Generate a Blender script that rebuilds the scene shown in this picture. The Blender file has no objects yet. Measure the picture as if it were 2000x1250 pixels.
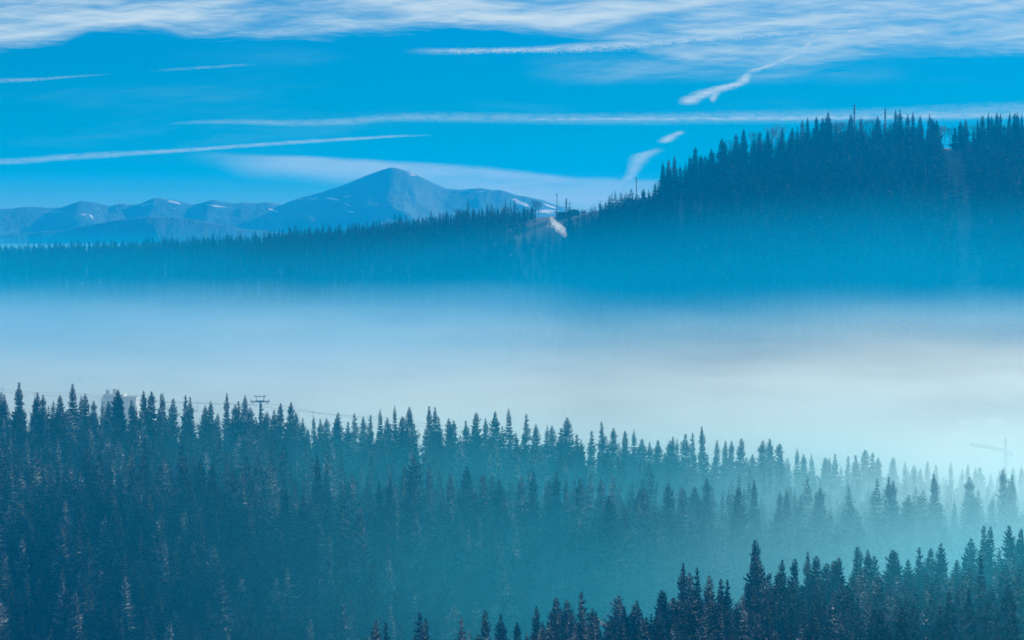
import bpy, math, random
import numpy as np
from mathutils import Vector

R = math.radians
rng = np.random.default_rng(11)
random.seed(11)
sc = bpy.context.scene
COL = sc.collection

# ------------------------------------------------------------------ camera
F = 5555.0                       # focal length in pixels of the 2000 px wide photograph
CZ = 300.0
TILT = math.atan(185 / F)
cam = bpy.data.objects.new("camera", bpy.data.cameras.new("camera"))
COL.objects.link(cam)
cam.data.sensor_width = 36
cam.data.lens = 36 * F / 2000
cam.data.clip_start = 1
cam.data.clip_end = 60000
cam.location = (0, 0, CZ)
cam.rotation_euler = (R(90) - TILT, 0, 0)
sc.camera = cam

# ------------------------------------------------------------------ light, exposure
SUN_AZ, SUN_EL = 60, 19          # degrees right of the view direction, above the horizon
sun = bpy.data.objects.new("sun", bpy.data.lights.new("sun", 'SUN'))
COL.objects.link(sun)
sun.data.energy = 5.0
sun.data.angle = R(0.5)
sun.data.color = (1.0, 0.96, 0.80)
sdir = Vector((math.sin(R(SUN_AZ)) * math.cos(R(SUN_EL)), math.cos(R(SUN_AZ)) * math.cos(R(SUN_EL)), math.sin(R(SUN_EL))))
sun.rotation_euler = (-sdir).to_track_quat('-Z', 'Y').to_euler()
sun.location = (600, 300, 900)
sc.view_settings.view_transform = 'Standard'
sc.view_settings.look = 'None'
sc.view_settings.exposure = 0.83
sc.view_settings.gamma = 1.0
sc.render.engine = 'CYCLES'
sc.cycles.max_bounces = 5
sc.cycles.diffuse_bounces = 2
sc.cycles.glossy_bounces = 1
sc.cycles.volume_bounces = 4
sc.cycles.use_denoising = True
sc.cycles.caustics_reflective = False
sc.cycles.caustics_refractive = False

# ------------------------------------------------------------------ node helpers
class NB:
    """builds math node expressions"""
    def __init__(s, nt): s.nt = nt
    def _in(s, sock, v):
        if isinstance(v, (int, float)): sock.default_value = v
        elif isinstance(v, (tuple, list)): sock.default_value = v
        else: s.nt.links.new(v, sock)
    def m(s, op, a, b=0.0, c=0.0, clamp=False):
        n = s.nt.nodes.new('ShaderNodeMath'); n.operation = op; n.use_clamp = clamp
        s._in(n.inputs[0], a); s._in(n.inputs[1], b)
        if op in ('MULTIPLY_ADD', 'SMOOTH_MIN', 'SMOOTH_MAX'): s._in(n.inputs[2], c)
        return n.outputs[0]
    def add(s, a, b): return s.m('ADD', a, b)
    def sub(s, a, b): return s.m('SUBTRACT', a, b)
    def mul(s, a, b): return s.m('MULTIPLY', a, b)
    def div(s, a, b): return s.m('DIVIDE', a, b)
    def mx(s, a, b): return s.m('MAXIMUM', a, b)
    def ss(s, v, a, b, lo=0.0, hi=1.0):
        n = s.nt.nodes.new('ShaderNodeMapRange'); n.interpolation_type = 'SMOOTHSTEP'
        s._in(n.inputs['Value'], v); s._in(n.inputs['From Min'], a); s._in(n.inputs['From Max'], b)
        n.inputs['To Min'].default_value = lo; n.inputs['To Max'].default_value = hi
        return n.outputs[0]
    def xyz(s, x, y, z):
        n = s.nt.nodes.new('ShaderNodeCombineXYZ')
        for i, v in enumerate((x, y, z)): s._in(n.inputs[i], v)
        return n.outputs[0]
    def noise(s, vec, scale=1.0, detail=3.0, rough=0.5, dist=0.0):
        n = s.nt.nodes.new('ShaderNodeTexNoise')
        s.nt.links.new(vec, n.inputs['Vector'])
        n.inputs['Scale'].default_value = scale; n.inputs['Detail'].default_value = detail
        n.inputs['Roughness'].default_value = rough; n.inputs['Distortion'].default_value = dist
        return n.outputs[0]
    def curve(s, v, pts, lo, hi, ylo, yhi):
        """y(v) through pts, linear segments smoothed; returns real units"""
        t = s.div(s.sub(v, lo), hi - lo)
        n = s.nt.nodes.new('ShaderNodeFloatCurve')
        s.nt.links.new(t, n.inputs['Value'])
        c = n.mapping.curves[0]
        P = [((x - lo) / (hi - lo), (y - ylo) / (yhi - ylo)) for x, y in pts]
        c.points[0].location = P[0]; c.points[1].location = P[-1]
        for p in P[1:-1]: c.points.new(*p)
        n.mapping.use_clip = False
        n.mapping.update()
        return s.add(s.mul(n.outputs[0], yhi - ylo), ylo)
    def mix(s, f, a, b, blend='MIX'):
        n = s.nt.nodes.new('ShaderNodeMix'); n.data_type = 'RGBA'; n.blend_type = blend
        s._in(n.inputs[0], f); s._in(n.inputs[6], a); s._in(n.inputs[7], b)
        return n.outputs[2]

# ------------------------------------------------------------------ world: sky, cirrus, contrails
def build_world():
    w = bpy.data.worlds.new("World"); sc.world = w; w.use_nodes = True
    nt = w.node_tree; nt.nodes.clear(); b = NB(nt)
    out = nt.nodes.new('ShaderNodeOutputWorld'); bg = nt.nodes.new('ShaderNodeBackground')
    nt.links.new(bg.outputs[0], out.inputs[0])
    sky = nt.nodes.new('ShaderNodeTexSky'); sky.sky_type = 'NISHITA'; sky.sun_disc = False
    sky.sun_elevation = R(SUN_EL); sky.sun_rotation = R(SUN_AZ); sky.altitude = 1200
    sky.air_density = 1.2; sky.dust_density = 0.3; sky.ozone_density = 3.0
    tc = nt.nodes.new('ShaderNodeTexCoord')
    sep = nt.nodes.new('ShaderNodeSeparateXYZ'); nt.links.new(tc.outputs['Generated'], sep.inputs[0])
    X, Y, Z = sep.outputs
    Yc = b.mx(Y, 0.02)
    front = b.ss(Y, 0.1, 0.5)
    # direction on the sky, in units of the photograph's pixels: 1 px = 1/5555 rad
    px = b.add(b.mul(b.div(X, Yc), F), 1000.0)
    py = b.sub(440.0, b.mul(b.div(Z, Yc), F))
    v0 = b.xyz(b.mul(px, 0.01), b.mul(py, 0.01), 0.0)
    # wisps: noise stretched along the wind
    warp = b.mul(b.sub(b.noise(b.xyz(b.mul(px, 0.004), b.mul(py, 0.012), 3.0), 1.0, 2.0), 0.5), 34.0)
    pyw = b.add(py, warp)
    def streak(sx, sy, tilt, z, det=6.0, rough=0.62):
        return b.noise(b.xyz(b.mul(px, sx), b.mul(b.add(pyw, b.mul(px, tilt)), sy), z), 1.0, det, rough)
    s1 = streak(0.0026, 0.022, 0.11, 1.0, 5.0, 0.55)
    s2 = streak(0.0050, 0.050, -0.05, 5.0)
    s3 = streak(0.0012, 0.010, 0.0, 9.0, 3.0, 0.5)
    fine = streak(0.014, 0.13, -0.03, 14.0, 6.0, 0.7)
    wisp = b.add(b.add(b.mul(s1, 0.56), b.mul(s2, 0.28)), b.mul(fine, 0.16))
    # the upper cirrus deck, with its lower edge along the sky
    edge = b.curve(px, [(-300, 120), (0, 100), (110, 88), (250, 64), (400, 72), (560, 78), (700, 70), (860, 62), (1000, 66), (1180, 84), (1300, 120), (1450, 138), (1650, 128), (1850, 112), (2000, 105), (2300, 100)], -300, 2300, 0, 200)
    d = b.sub(edge, b.add(pyw, b.mul(b.sub(s2, 0.5), 36.0)))           # >0 inside
    deck = b.mul(b.ss(b.add(d, b.mul(b.sub(fine, 0.5), 22.0)), -6.0, 22.0), b.ss(wisp, 0.37, 0.65, 0.10, 1.0))
    rightthin = b.ss(px, 1000.0, 1300.0, 1.0, 0.86)
    deck = b.mul(b.mul(deck, rightthin), 0.98)
    # thin veils lower down
    veil = b.mul(b.ss(s3, 0.50, 0.72), b.ss(wisp, 0.40, 0.65))
    veil = b.mul(b.mul(veil, b.ss(py, 60.0, 120.0)), b.mul(b.ss(py, 330.0, 280.0), 0.06))
    rb = b.mul(b.mul(b.ss(px, 1000.0, 1250.0), b.ss(px, 1800.0, 1500.0)), b.mul(b.ss(py, 100.0, 128.0), b.ss(pyw, 172.0, 140.0)))
    veil = b.add(veil, b.mul(b.mul(rb, b.ss(wisp, 0.38, 0.62)), 0.30))
    lump = b.noise(b.xyz(b.mul(px, 0.16), b.mul(py, 0.22), 0.0), 1.0, 4.0, 0.6)
    lump2 = b.noise(b.xyz(b.mul(px, 0.035), b.mul(py, 0.10), 7.0), 1.0, 4.0, 0.6)
    total = b.mx(deck, veil)
    def trail(pts, hw, op, x0, x1, soft=30.0, rag=4.0, tex=None, gap=(0.30, 0.55)):
        nonlocal total
        lo, hi = -400, 2400
        ys = [p[1] for p in pts]; ylo, yhi = min(ys) - 20, max(ys) + 20
        P = [(lo, pts[0][1])] + list(pts) + [(hi, pts[-1][1])]
        P = [p for i, p in enumerate(P) if i == 0 or p[0] > P[i - 1][0]]
        c = b.curve(px, P, lo, hi, ylo, yhi)
        h = b.curve(px, [(lo, hw[0][1])] + list(hw) + [(hi, hw[-1][1])], lo, hi, 0, 60)
        dd = b.div(b.m('ABSOLUTE', b.add(b.sub(py, c), b.mul(b.sub(lump2 if tex is None else tex, 0.5), rag))), h)
        dd = b.add(dd, b.mul(b.sub(lump, 0.5), 0.9))
        a = b.mul(b.ss(dd, 1.2, -0.1), b.mul(b.ss(px, x0 - soft, x0 + soft), b.ss(px, x1 + soft, x1 - soft)))
        a = b.mul(a, b.ss(lump2, gap[0], gap[1], 0.45, 1.0))
        total = b.mx(total, b.mul(b.mul(a, b.ss(fine, 0.30, 0.62, 0.55, 1.0)), op * 0.76))
    trail([(0, 158), (150, 150), (330, 137), (520, 125), (800, 108)], [(0, 5), (160, 2.5), (500, 3.5)], 0.42, -50, 170, 60, 5, lump)
    trail([(0, 158), (150, 150), (330, 137), (520, 125), (800, 108)], [(0, 3), (500, 3.5)], 0.32, 340, 480, 60, 6, lump, (0.45, 0.60))
    trail([(810, 101), (1000, 99), (1150, 93), (1250, 86), (1400, 74), (1520, 67), (1600, 62), (1800, 58), (2100, 52)], [(810, 7), (1000, 6), (1150, 11), (1400, 11), (1600, 7), (1700, 5)], 0.95, 850, 1760, 70, 12, lump)
    trail([(280, 244), (440, 238), (560, 241), (680, 238), (780, 230), (900, 230), (1200, 233), (1450, 229), (1700, 226), (2100, 214)], [(280, 3), (450, 6), (650, 9), (900, 11), (1300, 13), (1700, 16), (2000, 18)], 0.45, 380, 2300, 90, 4)
    trail([(900, 233), (1200, 233), (1500, 231), (2100, 224)], [(900, 3), (1300, 6), (1900, 9)], 0.80, 1000, 2300, 120, 2)
    trail([(0, 316), (120, 308), (240, 301), (370, 293), (520, 282), (680, 272), (860, 264)], [(0, 7), (200, 7), (330, 5), (600, 4.5), (860, 2.5)], 0.70, -300, 800, 60, 3)
    # the broad fan above the mountain
    top = b.curve(px, [(-400, 288), (370, 292), (560, 301), (800, 317), (1000, 333), (1230, 352), (2400, 380)], -400, 2400, 270, 400)
    bot = b.curve(px, [(-400, 300), (370, 304), (480, 330), (700, 345), (900, 372), (1100, 395), (1230, 402), (2400, 405)], -400, 2400, 280, 420)
    fan = b.mul(b.ss(pyw, b.sub(top, 5.0), b.add(top, 9.0)), b.ss(pyw, b.add(bot, 26.0), b.sub(bot, 12.0)))
    fan = b.mul(b.mul(fan, b.ss(px, 330.0, 620.0)), b.mul(b.ss(px, 1500.0, 1180.0), b.ss(wisp, 0.34, 0.58, 0.55, 1.0)))
    total = b.mx(total, b.mul(fan, 0.62))
    # the steep broken trail: px as a function of py
    def vtrail(pts, hw, op, y0, y1, soft=8.0, rag=10.0, sk=0.0):
        nonlocal total
        lo, hi = -50, 450
        xs = [p[1] for p in pts]; xlo, xhi = min(xs) - 20, max(xs) + 20
        c = b.curve(py, [(lo, pts[0][1])] + list(pts) + [(hi, pts[-1][1])], lo, hi, xlo, xhi)
        h = b.curve(py, [(lo, hw[0][1])] + list(hw) + [(hi, hw[-1][1])], lo, hi, 0, 60)
        dd = b.div(b.m('ABSOLUTE', b.add(b.sub(px, c), b.mul(b.sub(lump2, 0.5), rag))), h)
        dd = b.add(dd, b.mul(b.sub(lump, 0.5), 0.8))
        a = b.mul(b.ss(dd, 1.3, 0.0), b.mul(b.ss(py, y0 - soft, y0 + soft), b.ss(py, y1 + soft, y1 - soft)))
        total = b.mx(total, b.mul(b.mul(a, b.ss(fine, 0.30, 0.62, 0.55, 1.0)), op * 0.76))
    vtrail([(60, 1588), (90, 1574), (105, 1556), (120, 1522), (133, 1492), (142, 1468)], [(60, 16), (90, 18), (105, 20), (133, 18)], 0.85, 64, 142)
    vtrail([(140, 1462), (150, 1456), (160, 1448), (167, 1428), (175, 1400), (186, 1372), (205, 1343)], [(140, 12), (158, 15), (168, 26), (180, 30), (205, 18)], 1.0, 144, 203, 5, 12)
    vtrail([(170, 1412), (180, 1400), (195, 1392), (205, 1391)], [(170, 12), (190, 9), (205, 4)], 0.85, 176, 198, 5, 10)
    vtrail([(255, 1328), (264, 1315), (272, 1304), (281, 1297)], [(255, 9), (266, 15), (276, 15), (281, 9)], 0.95, 258, 278, 4, 8)
    vtrail([(288, 1284), (300, 1262), (315, 1246), (335, 1236), (352, 1226), (366, 1205)], [(288, 12), (302, 22), (318, 19), (340, 14), (352, 18), (366, 28)], 0.80, 294, 364, 8, 14)
    total = b.mul(b.m('MINIMUM', total, 1.0), front)
    # sky colour: the physical sky, graded with height
    el = b.div(Z, b.mx(Y, 0.05))
    base = b.mix(1.0, sky.outputs[0], SKY_TINT + (1,), 'MULTIPLY')
    base = b.mix(b.ss(Z, 0.12, 0.55), base, b.mix(1.0, sky.outputs[0], (1.5, 1.35, 1.25, 1), 'MULTIPLY'))
    hor = b.mul(b.ss(Z, 0.020, 0.0), front)
    base = b.mix(b.mul(hor, 0.55), base, SKY_HOR + (1,))
    skyd = b.mul(b.sub(b.noise(b.xyz(b.mul(px, 0.0012), b.mul(py, 0.008), 21.0), 1.0, 2.0), 0.5), 0.25)
    base = b.mix(b.mx(skyd, 0.0), base, (0, 0.2 / SKY_S, 0.52 / SKY_S, 1))
    col = b.mix(total, base, CLOUD_C + (1,))
    nt.links.new(col, bg.inputs[0]); bg.inputs[1].default_value = SKY_S
SKY_S = 0.06
SKY_TINT = (0.0, 0.46, 1.02)
SKY_HOR = (3.4, 4.6, 4.2)
CLOUD_C = (6.5, 7.7, 7.9)
build_world()

# ------------------------------------------------------------------ geometry helpers
st, ct = math.sin(TILT), math.cos(TILT)
def at(px, py, Y):
    """the point Y metres away in front that the camera sees at a pixel of the 2000 x 1250 photograph"""
    a, b = (px - 1000) / F, (625 - py) / F
    t = Y / (b * st + ct)
    return a * t, Y, CZ + (b * ct - st) * t
def proj(x, y, z):
    dz = z - CZ
    depth = y * ct - dz * st; up = y * st + dz * ct
    return 1000 + F * x / depth, 625 - F * up / depth

def mesh_np(name, V, faces_sizes, idx, mats=(), mat_idx=None, attr=None, smooth=False, frost=None):
    me = bpy.data.meshes.new(name)
    V = np.asarray(V, np.float32).reshape(-1, 3)
    idx = np.asarray(idx, np.int32).ravel(); fs = np.asarray(faces_sizes, np.int32)
    me.vertices.add(len(V)); me.vertices.foreach_set('co', V.ravel())
    me.loops.add(len(idx)); me.loops.foreach_set('vertex_index', idx)
    me.polygons.add(len(fs))
    me.polygons.foreach_set('loop_start', np.concatenate(([0], np.cumsum(fs)[:-1])).astype(np.int32))
    if smooth: me.polygons.foreach_set('use_smooth', np.ones(len(fs), bool))
    for m in mats: me.materials.append(m)
    if mat_idx is not None: me.polygons.foreach_set('material_index', np.asarray(mat_idx, np.int32))
    if attr is not None:
        a = me.attributes.new('tint', 'FLOAT', 'POINT'); a.data.foreach_set('value', np.asarray(attr, np.float32))
    if frost is not None:
        a = me.attributes.new('frost', 'FLOAT', 'POINT'); a.data.foreach_set('value', np.asarray(frost, np.float32))
    me.update(calc_edges=True)
    return me

class MB:
    def __init__(s): s.v = []; s.f = []
    def _add(s, vs, fs):
        n = len(s.v); s.v += [tuple(v) for v in vs]; s.f += [tuple(i + n for i in f) for f in fs]
    def box(s, x0, x1, y0, y1, z0, z1):
        s._add([(x0, y0, z0), (x1, y0, z0), (x1, y1, z0), (x0, y1, z0), (x0, y0, z1), (x1, y0, z1), (x1, y1, z1), (x0, y1, z1)],
               [(0, 3, 2, 1), (4, 5, 6, 7), (0, 1, 5, 4), (1, 2, 6, 5), (2, 3, 7, 6), (3, 0, 4, 7)])
    def bar(s, a, b, r0, r1=None, n=4):
        r1 = r0 if r1 is None else r1
        a, b = Vector(a), Vector(b); d = (b - a)
        if d.length < 1e-6: return
        d.normalize(); u = d.orthogonal().normalized(); w = d.cross(u)
        vs = []
        for p, r in ((a, r0), (b, r1)):
            for k in range(n):
                t = 2 * math.pi * (k + 0.5) / n
                vs.append(p + (u * math.cos(t) + w * math.sin(t)) * r)
        fs = [(k, (k + 1) % n, n + (k + 1) % n, n + k) for k in range(n)] + [tuple(range(n - 1, -1, -1)), tuple(range(n, 2 * n))]
        s._add(vs, fs)
    def lattice(s, a, b, w, h, step, r, tri=False):
        """a square or triangular truss from a to b"""
        a, b = Vector(a), Vector(b); d = b - a; L = d.length; d.normalize()
        up = Vector((0, 0, 1)) if abs(d.z) < 0.9 else Vector((0, 1, 0))
        u = d.cross(up).normalized(); v = u.cross(d).normalized()
        c = [u * w / 2, -u * w / 2, v * h] if tri else [u * w / 2 + v * h / 2, -u * w / 2 + v * h / 2, -u * w / 2 - v * h / 2, u * w / 2 - v * h / 2]
        k = len(c)
        for o in c: s.bar(a + o, b + o, r)
        n = max(1, int(L / step))
        for i in range(n):
            p, q = a + d * (L * i / n), a + d * (L * (i + 1) / n)
            for j in range(k):
                s.bar(p + c[j], q + c[(j + 1) % k], r * 0.6); s.bar(p + c[j], p + c[(j + 1) % k], r * 0.6)
    def build(s, name, mat, parent=None, loc=(0, 0, 0)):
        me = bpy.data.meshes.new(name); me.from_pydata(s.v, [], s.f); me.materials.append(mat)
        return link(name, me, parent, loc)

def link(name, me, parent=None, loc=(0, 0, 0)):
    o = bpy.data.objects.new(name, me); COL.objects.link(o); o.location = loc
    if parent is not None: o.parent = parent
    return o
def tag(o, label=None, cat=None, group=None, kind=None):
    for k, v in (('label', label), ('category', cat), ('group', group), ('kind', kind)):
        if v: o[k] = v
    return o
def empty(name, loc, label, cat, group=None):
    return tag(link(name, None, None, loc), label, cat, group)

# ------------------------------------------------------------------ materials
def mat_new(name):
    m = bpy.data.materials.new(name); m.use_nodes = True; nt = m.node_tree
    return m, nt, nt.nodes['Principled BSDF'], NB(nt)
def plain(name, col, rough=0.7, var=0.15, scale=1.5, metal=0.0):
    m, nt, p, b = mat_new(name)
    tc = nt.nodes.new('ShaderNodeTexCoord')
    n = b.noise(tc.outputs['Object'], scale, 5.0, 0.6)
    c2 = tuple(c * (1 - var) for c in col) + (1,); c1 = tuple(min(1, c * (1 + var)) for c in col) + (1,)
    nt.links.new(b.mix(b.ss(n, 0.35, 0.65), c2, c1), p.inputs['Base Color'])
    p.inputs['Roughness'].default_value = rough; p.inputs['Metallic'].default_value = metal
    return m
def needles(name, frost, plainish=False):
    m, nt, p, b = mat_new(name)
    tc = nt.nodes.new('ShaderNodeTexCoord'); geo = nt.nodes.new('ShaderNodeNewGeometry')
    oi = nt.nodes.new('ShaderNodeObjectInfo'); at_ = nt.nodes.new('ShaderNodeAttribute'); at_.attribute_name = 'tint'
    rnd = b.m('FRACT', b.add(oi.outputs['Random'], at_.outputs['Fac']))
    pos = geo.outputs['Position']
    fa = nt.nodes.new('ShaderNodeAttribute'); fa.attribute_name = 'frost'
    n0 = b.noise(pos, 0.05, 2.0, 0.5); n1 = b.noise(pos, 0.5, 3.0, 0.6)
    green = b.mix(b.ss(rnd, 0.40, 1.0), (0.007, 0.020, 0.014, 1), (0.085, 0.095, 0.080, 1))  # dark and light trees: painted contrast in place of haze and side-lighting
    if plainish: green = (0.014, 0.028, 0.022, 1)
    c = b.mix(b.ss(n1, 0.42, 0.60, 0.0, 0.15 if plainish else 1.0), green, (0.052, 0.056, 0.046, 1))
    lvl = b.mul(b.ss(rnd, 0.50, 0.86, 0.05, 1.0), b.ss(n0, 0.38, 0.58, 0.45, 1.0))       # some trees carry more frost; the contrast also paints in misty depth
    fl = b.mul(b.ss(fa.outputs['Fac'], 0.25, 0.75), b.mul(lvl, b.ss(n1, 0.36, 0.52, 0.25, 1.0)))
    c = b.mix(b.mul(fl, frost), c, (0.46, 0.48, 0.50, 1))
    nt.links.new(c, p.inputs['Base Color']); p.inputs['Roughness'].default_value = 0.75
    p.inputs['Specular IOR Level'].default_value = 0.05
    return m
M_NEED = needles('spruce_needles', 0.85)
M_NEEDF = needles('distant_spruce_needles', 0.0, True)
M_BARK = plain('bark', (0.035, 0.028, 0.024), 0.9, 0.35, 2.0)
M_TWIG = plain('bare_twigs', (0.045, 0.042, 0.040), 0.9, 0.3, 2.0)
M_STEEL = plain('galvanised_steel', (0.30, 0.33, 0.36), 0.5, 0.2, 1.0, 0.6)
M_DARKST = plain('weathered_steel', (0.12, 0.13, 0.14), 0.6, 0.25, 1.0, 0.3)
M_WALL = plain('render_wall', (0.42, 0.44, 0.46), 0.85, 0.12, 0.4)
M_WALL2 = plain('darker_cladding', (0.30, 0.32, 0.35), 0.85, 0.12, 0.4)  # darker grey facade tone, also on roof boxes and counterweight
M_WOOD = plain('dark_timber', (0.09, 0.06, 0.045), 0.8, 0.3, 1.2)
M_ROOF = plain('dark_roofing', (0.07, 0.07, 0.08), 0.7, 0.3, 0.8)
M_GLASS = plain('window_glass', (0.04, 0.05, 0.06), 0.15, 0.1)
M_SNOW = plain('snow_cover', (0.80, 0.82, 0.85), 0.6, 0.06, 0.6)
M_RED = plain('faded_red_paint', (0.45, 0.12, 0.11), 0.7, 0.2)
M_CRANE = plain('crane_paint', (0.10, 0.08, 0.05), 0.5, 0.2)

def ground_mat():
    m, nt, p, b = mat_new('forest_floor')
    tc = nt.nodes.new('ShaderNodeTexCoord'); geo = nt.nodes.new('ShaderNodeNewGeometry')
    n = b.noise(geo.outputs['Position'], 0.035, 6.0, 0.65); n2 = b.noise(geo.outputs['Position'], 0.4, 4.0, 0.6)
    f = b.ss(b.add(b.mul(n, 0.7), b.mul(n2, 0.3)), 0.36, 0.64)
    nt.links.new(b.mix(f, (0.035, 0.040, 0.038, 1), (0.11, 0.13, 0.15, 1)), p.inputs['Base Color'])
    p.inputs['Roughness'].default_value = 0.9
    return m
def mountain_mat(patches):
    m, nt, p, b = mat_new('mountain_slope')
    geo = nt.nodes.new('ShaderNodeNewGeometry')
    sep = nt.nodes.new('ShaderNodeSeparateXYZ'); nt.links.new(geo.outputs['Position'], sep.inputs[0])
    pos = geo.outputs['Position']
    mp = nt.nodes.new('ShaderNodeMapping'); nt.links.new(pos, mp.inputs[0]); mp.inputs['Scale'].default_value = (0.004, 0.004, 0.02)
    n = b.noise(mp.outputs[0], 1.0, 6.0, 0.62)
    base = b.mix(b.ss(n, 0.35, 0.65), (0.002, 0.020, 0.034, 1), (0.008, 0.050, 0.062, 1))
    mp2 = nt.nodes.new('ShaderNodeMapping'); nt.links.new(pos, mp2.inputs[0]); mp2.inputs['Scale'].default_value = (0.010, 0.012, 0.055)
    n2 = b.noise(mp2.outputs[0], 1.0, 5.0, 0.65)
    right = b.mul(b.ss(sep.outputs[0], 10.0, 90.0), b.ss(sep.outputs[2], CZ + 6, CZ + 45))
    fac = b.mul(right, b.ss(n2, 0.53, 0.60))
    fac = b.mx(fac, b.mul(b.ss(n2, 0.63, 0.68, 0.0, 0.7), b.ss(sep.outputs[2], CZ + 8, CZ + 36)))
    for (x, z, rx, rz, sh) in patches:            # snowfields lying in gullies: world x, height, half sizes, slant
        dx = b.div(b.sub(sep.outputs[0], x), rx)
        dz = b.div(b.sub(b.sub(sep.outputs[2], z), b.mul(b.sub(sep.outputs[0], x), sh)), rz)
        d = b.add(b.add(b.mul(dx, dx), b.mul(dz, dz)), b.mul(b.sub(n2, 0.5), 7.0))
        fac = b.mx(fac, b.ss(d, 1.1, 0.5))
    nt.links.new(b.mix(fac, base, (0.55, 0.58, 0.60, 1)), p.inputs['Base Color'])
    bp = nt.nodes.new('ShaderNodeBump'); bp.inputs['Strength'].default_value = 0.55; bp.inputs['Distance'].default_value = 30.0
    mp3 = nt.nodes.new('ShaderNodeMapping'); nt.links.new(pos, mp3.inputs[0]); mp3.inputs['Scale'].default_value = (0.016, 0.006, 0.010)
    nt.links.new(b.noise(mp3.outputs[0], 1.0, 8.0, 0.62, 0.6), bp.inputs['Height']); nt.links.new(bp.outputs[0], p.inputs['Normal'])
    p.inputs['Roughness'].default_value = 0.9
    return m
def volume_mat(name, col, dens, absorb=(0, 0, 0), aniso=0.0):
    m = bpy.data.materials.new(name); m.use_nodes = True; nt = m.node_tree; nt.nodes.clear()
    o = nt.nodes.new('ShaderNodeOutputMaterial'); v = nt.nodes.new('ShaderNodeVolumePrincipled')
    v.inputs['Color'].default_value = col + (1,); v.inputs['Density'].default_value = dens
    v.inputs['Absorption Color'].default_value = absorb + (1,); v.inputs['Anisotropy'].default_value = aniso
    nt.links.new(v.outputs[0], o.inputs['Volume'])
    return m

# ------------------------------------------------------------------ terrain
def wob(x, y, s, seed=0.0):
    x = np.asarray(x, float) / s; y = np.asarray(y, float) / s
    return (np.sin(x * 1.7 + 1.3 * np.sin(y * 1.1 + seed) + seed) + np.sin(y * 2.1 + 1.7 * np.sin(x * 0.9 - seed)) + 0.6 * np.sin(3.3 * x + 2.7 * y + 2 * seed) + 0.4 * np.sin(6.1 * x - 5.3 * y + seed)) / 3.0
PXS = [-500, 0, 500, 1000, 1500, 2000, 2500]
NEAR = [
    (-500, [-10] * 7), (0, [-4] * 7), (150, [-45] * 7), (400, [-98] * 7), (600, [-150, -145, -140, -125, -122, -120, -120]),
    (700, [-175, -170, -158, -136, -124, -118, -114]),
    (850, [-195, -178, -156, -140, -127, -118, -114]),
    (930, [-200, -194, -188, -176, -166, -160, -160]),
    (1000, [-180, -176, -182, -187, -192, -194, -194]),
    (1060, [-156, -156, -163, -172, -184, -190, -190]),
    (1150, [-120, -122, -126, -130, -133, -130, -128]),
    (1230, [-112, -116, -126, -136, -143, -147, -148]),
    (1330, [-100, -104, -110, -117, -131, -142, -150]),
    (1450, [-126, -126, -140, -150, -160, -168, -172]),
    (1700, [-150, -150, -160, -165, -160, -142, -142]),
    (2000, [-130, -120, -115, -110, -95, -92, -92])]
NY = np.array([r[0] for r in NEAR]); NZ = np.array([r[1] for r in NEAR], float)
CR_PX = [-600, 0, 250, 500, 700, 850, 1000, 1060, 1130, 1200, 1280, 1350, 1450, 1550, 1700, 1860, 2000, 2600]
CR_Y = [3400, 3300, 3200, 3000, 2900, 2800, 2700, 2650, 2600, 2560, 2520, 2500, 2500, 2500, 2500, 2500, 2500, 2500]
CR_PY = [512, 505, 496, 486, 468, 450, 430, 424, 418, 404, 380, 355, 318, 300, 286, 289, 285, 290]
CR_Z = [-(p - 440) / F * y for p, y in zip(CR_PY, CR_Y)]
CR_P = [3.2, 3.2, 3.0, 2.4, 1.8, 1.4, 1.2, 1.15, 1.1, 1.1, 1.05, 1.0, 1.0, 1.0, 1.0, 1.0, 1.0, 1.0]
def height(x, y):
    x = np.asarray(x, float); y = np.asarray(y, float)
    px = 1000 + F * x / np.maximum(y, 500)
    pc = np.clip(px, PXS[0], PXS[-1])
    cols = np.array([np.interp(pc, PXS, row) for row in NZ])             # rows x points
    j = np.clip(np.searchsorted(NY, y) - 1, 0, len(NY) - 2)
    t = np.clip((y - NY[j]) / (NY[j + 1] - NY[j]), 0, 1); t = 0.65 * t + 0.35 * (3 * t * t - 2 * t ** 3)
    ar = np.arange(cols[0].size).reshape(cols[0].shape)
    cf = cols.reshape(len(NY), -1)
    near = cf[j.ravel(), ar.ravel()].reshape(x.shape) * (1 - t) + cf[(j + 1).ravel(), ar.ravel()].reshape(x.shape) * t
    z0 = near + wob(x, y, 60, 1.0) * np.clip((y - 200) / 400, 0, 1) * 1.6
    pc = np.clip(px, CR_PX[0], CR_PX[-1])
    cy = np.interp(pc, CR_PX, CR_Y); cz = np.interp(pc, CR_PX, CR_Z); p = np.interp(pc, CR_PX, CR_P)
    base = np.interp(pc, PXS, NZ[-1])
    t = np.clip((y - 2000) / (cy - 2000), 0, 1)
    z1 = base + (cz - base) * (1 - (1 - t) ** p)
    back = np.clip((y - cy) / 1500, 0, 1); back = 3 * back ** 2 - 2 * back ** 3
    z1 = z1 * (1 - back) - 210 * back
    z1 = z1 + wob(x, y, 110, 4.0) * 3.0 * np.clip((y - 2000) / 200, 0, 1) * np.clip(np.abs(y - cy) / 200, 0, 1)
    return CZ + np.where(y < 2000, z0, z1)

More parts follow.
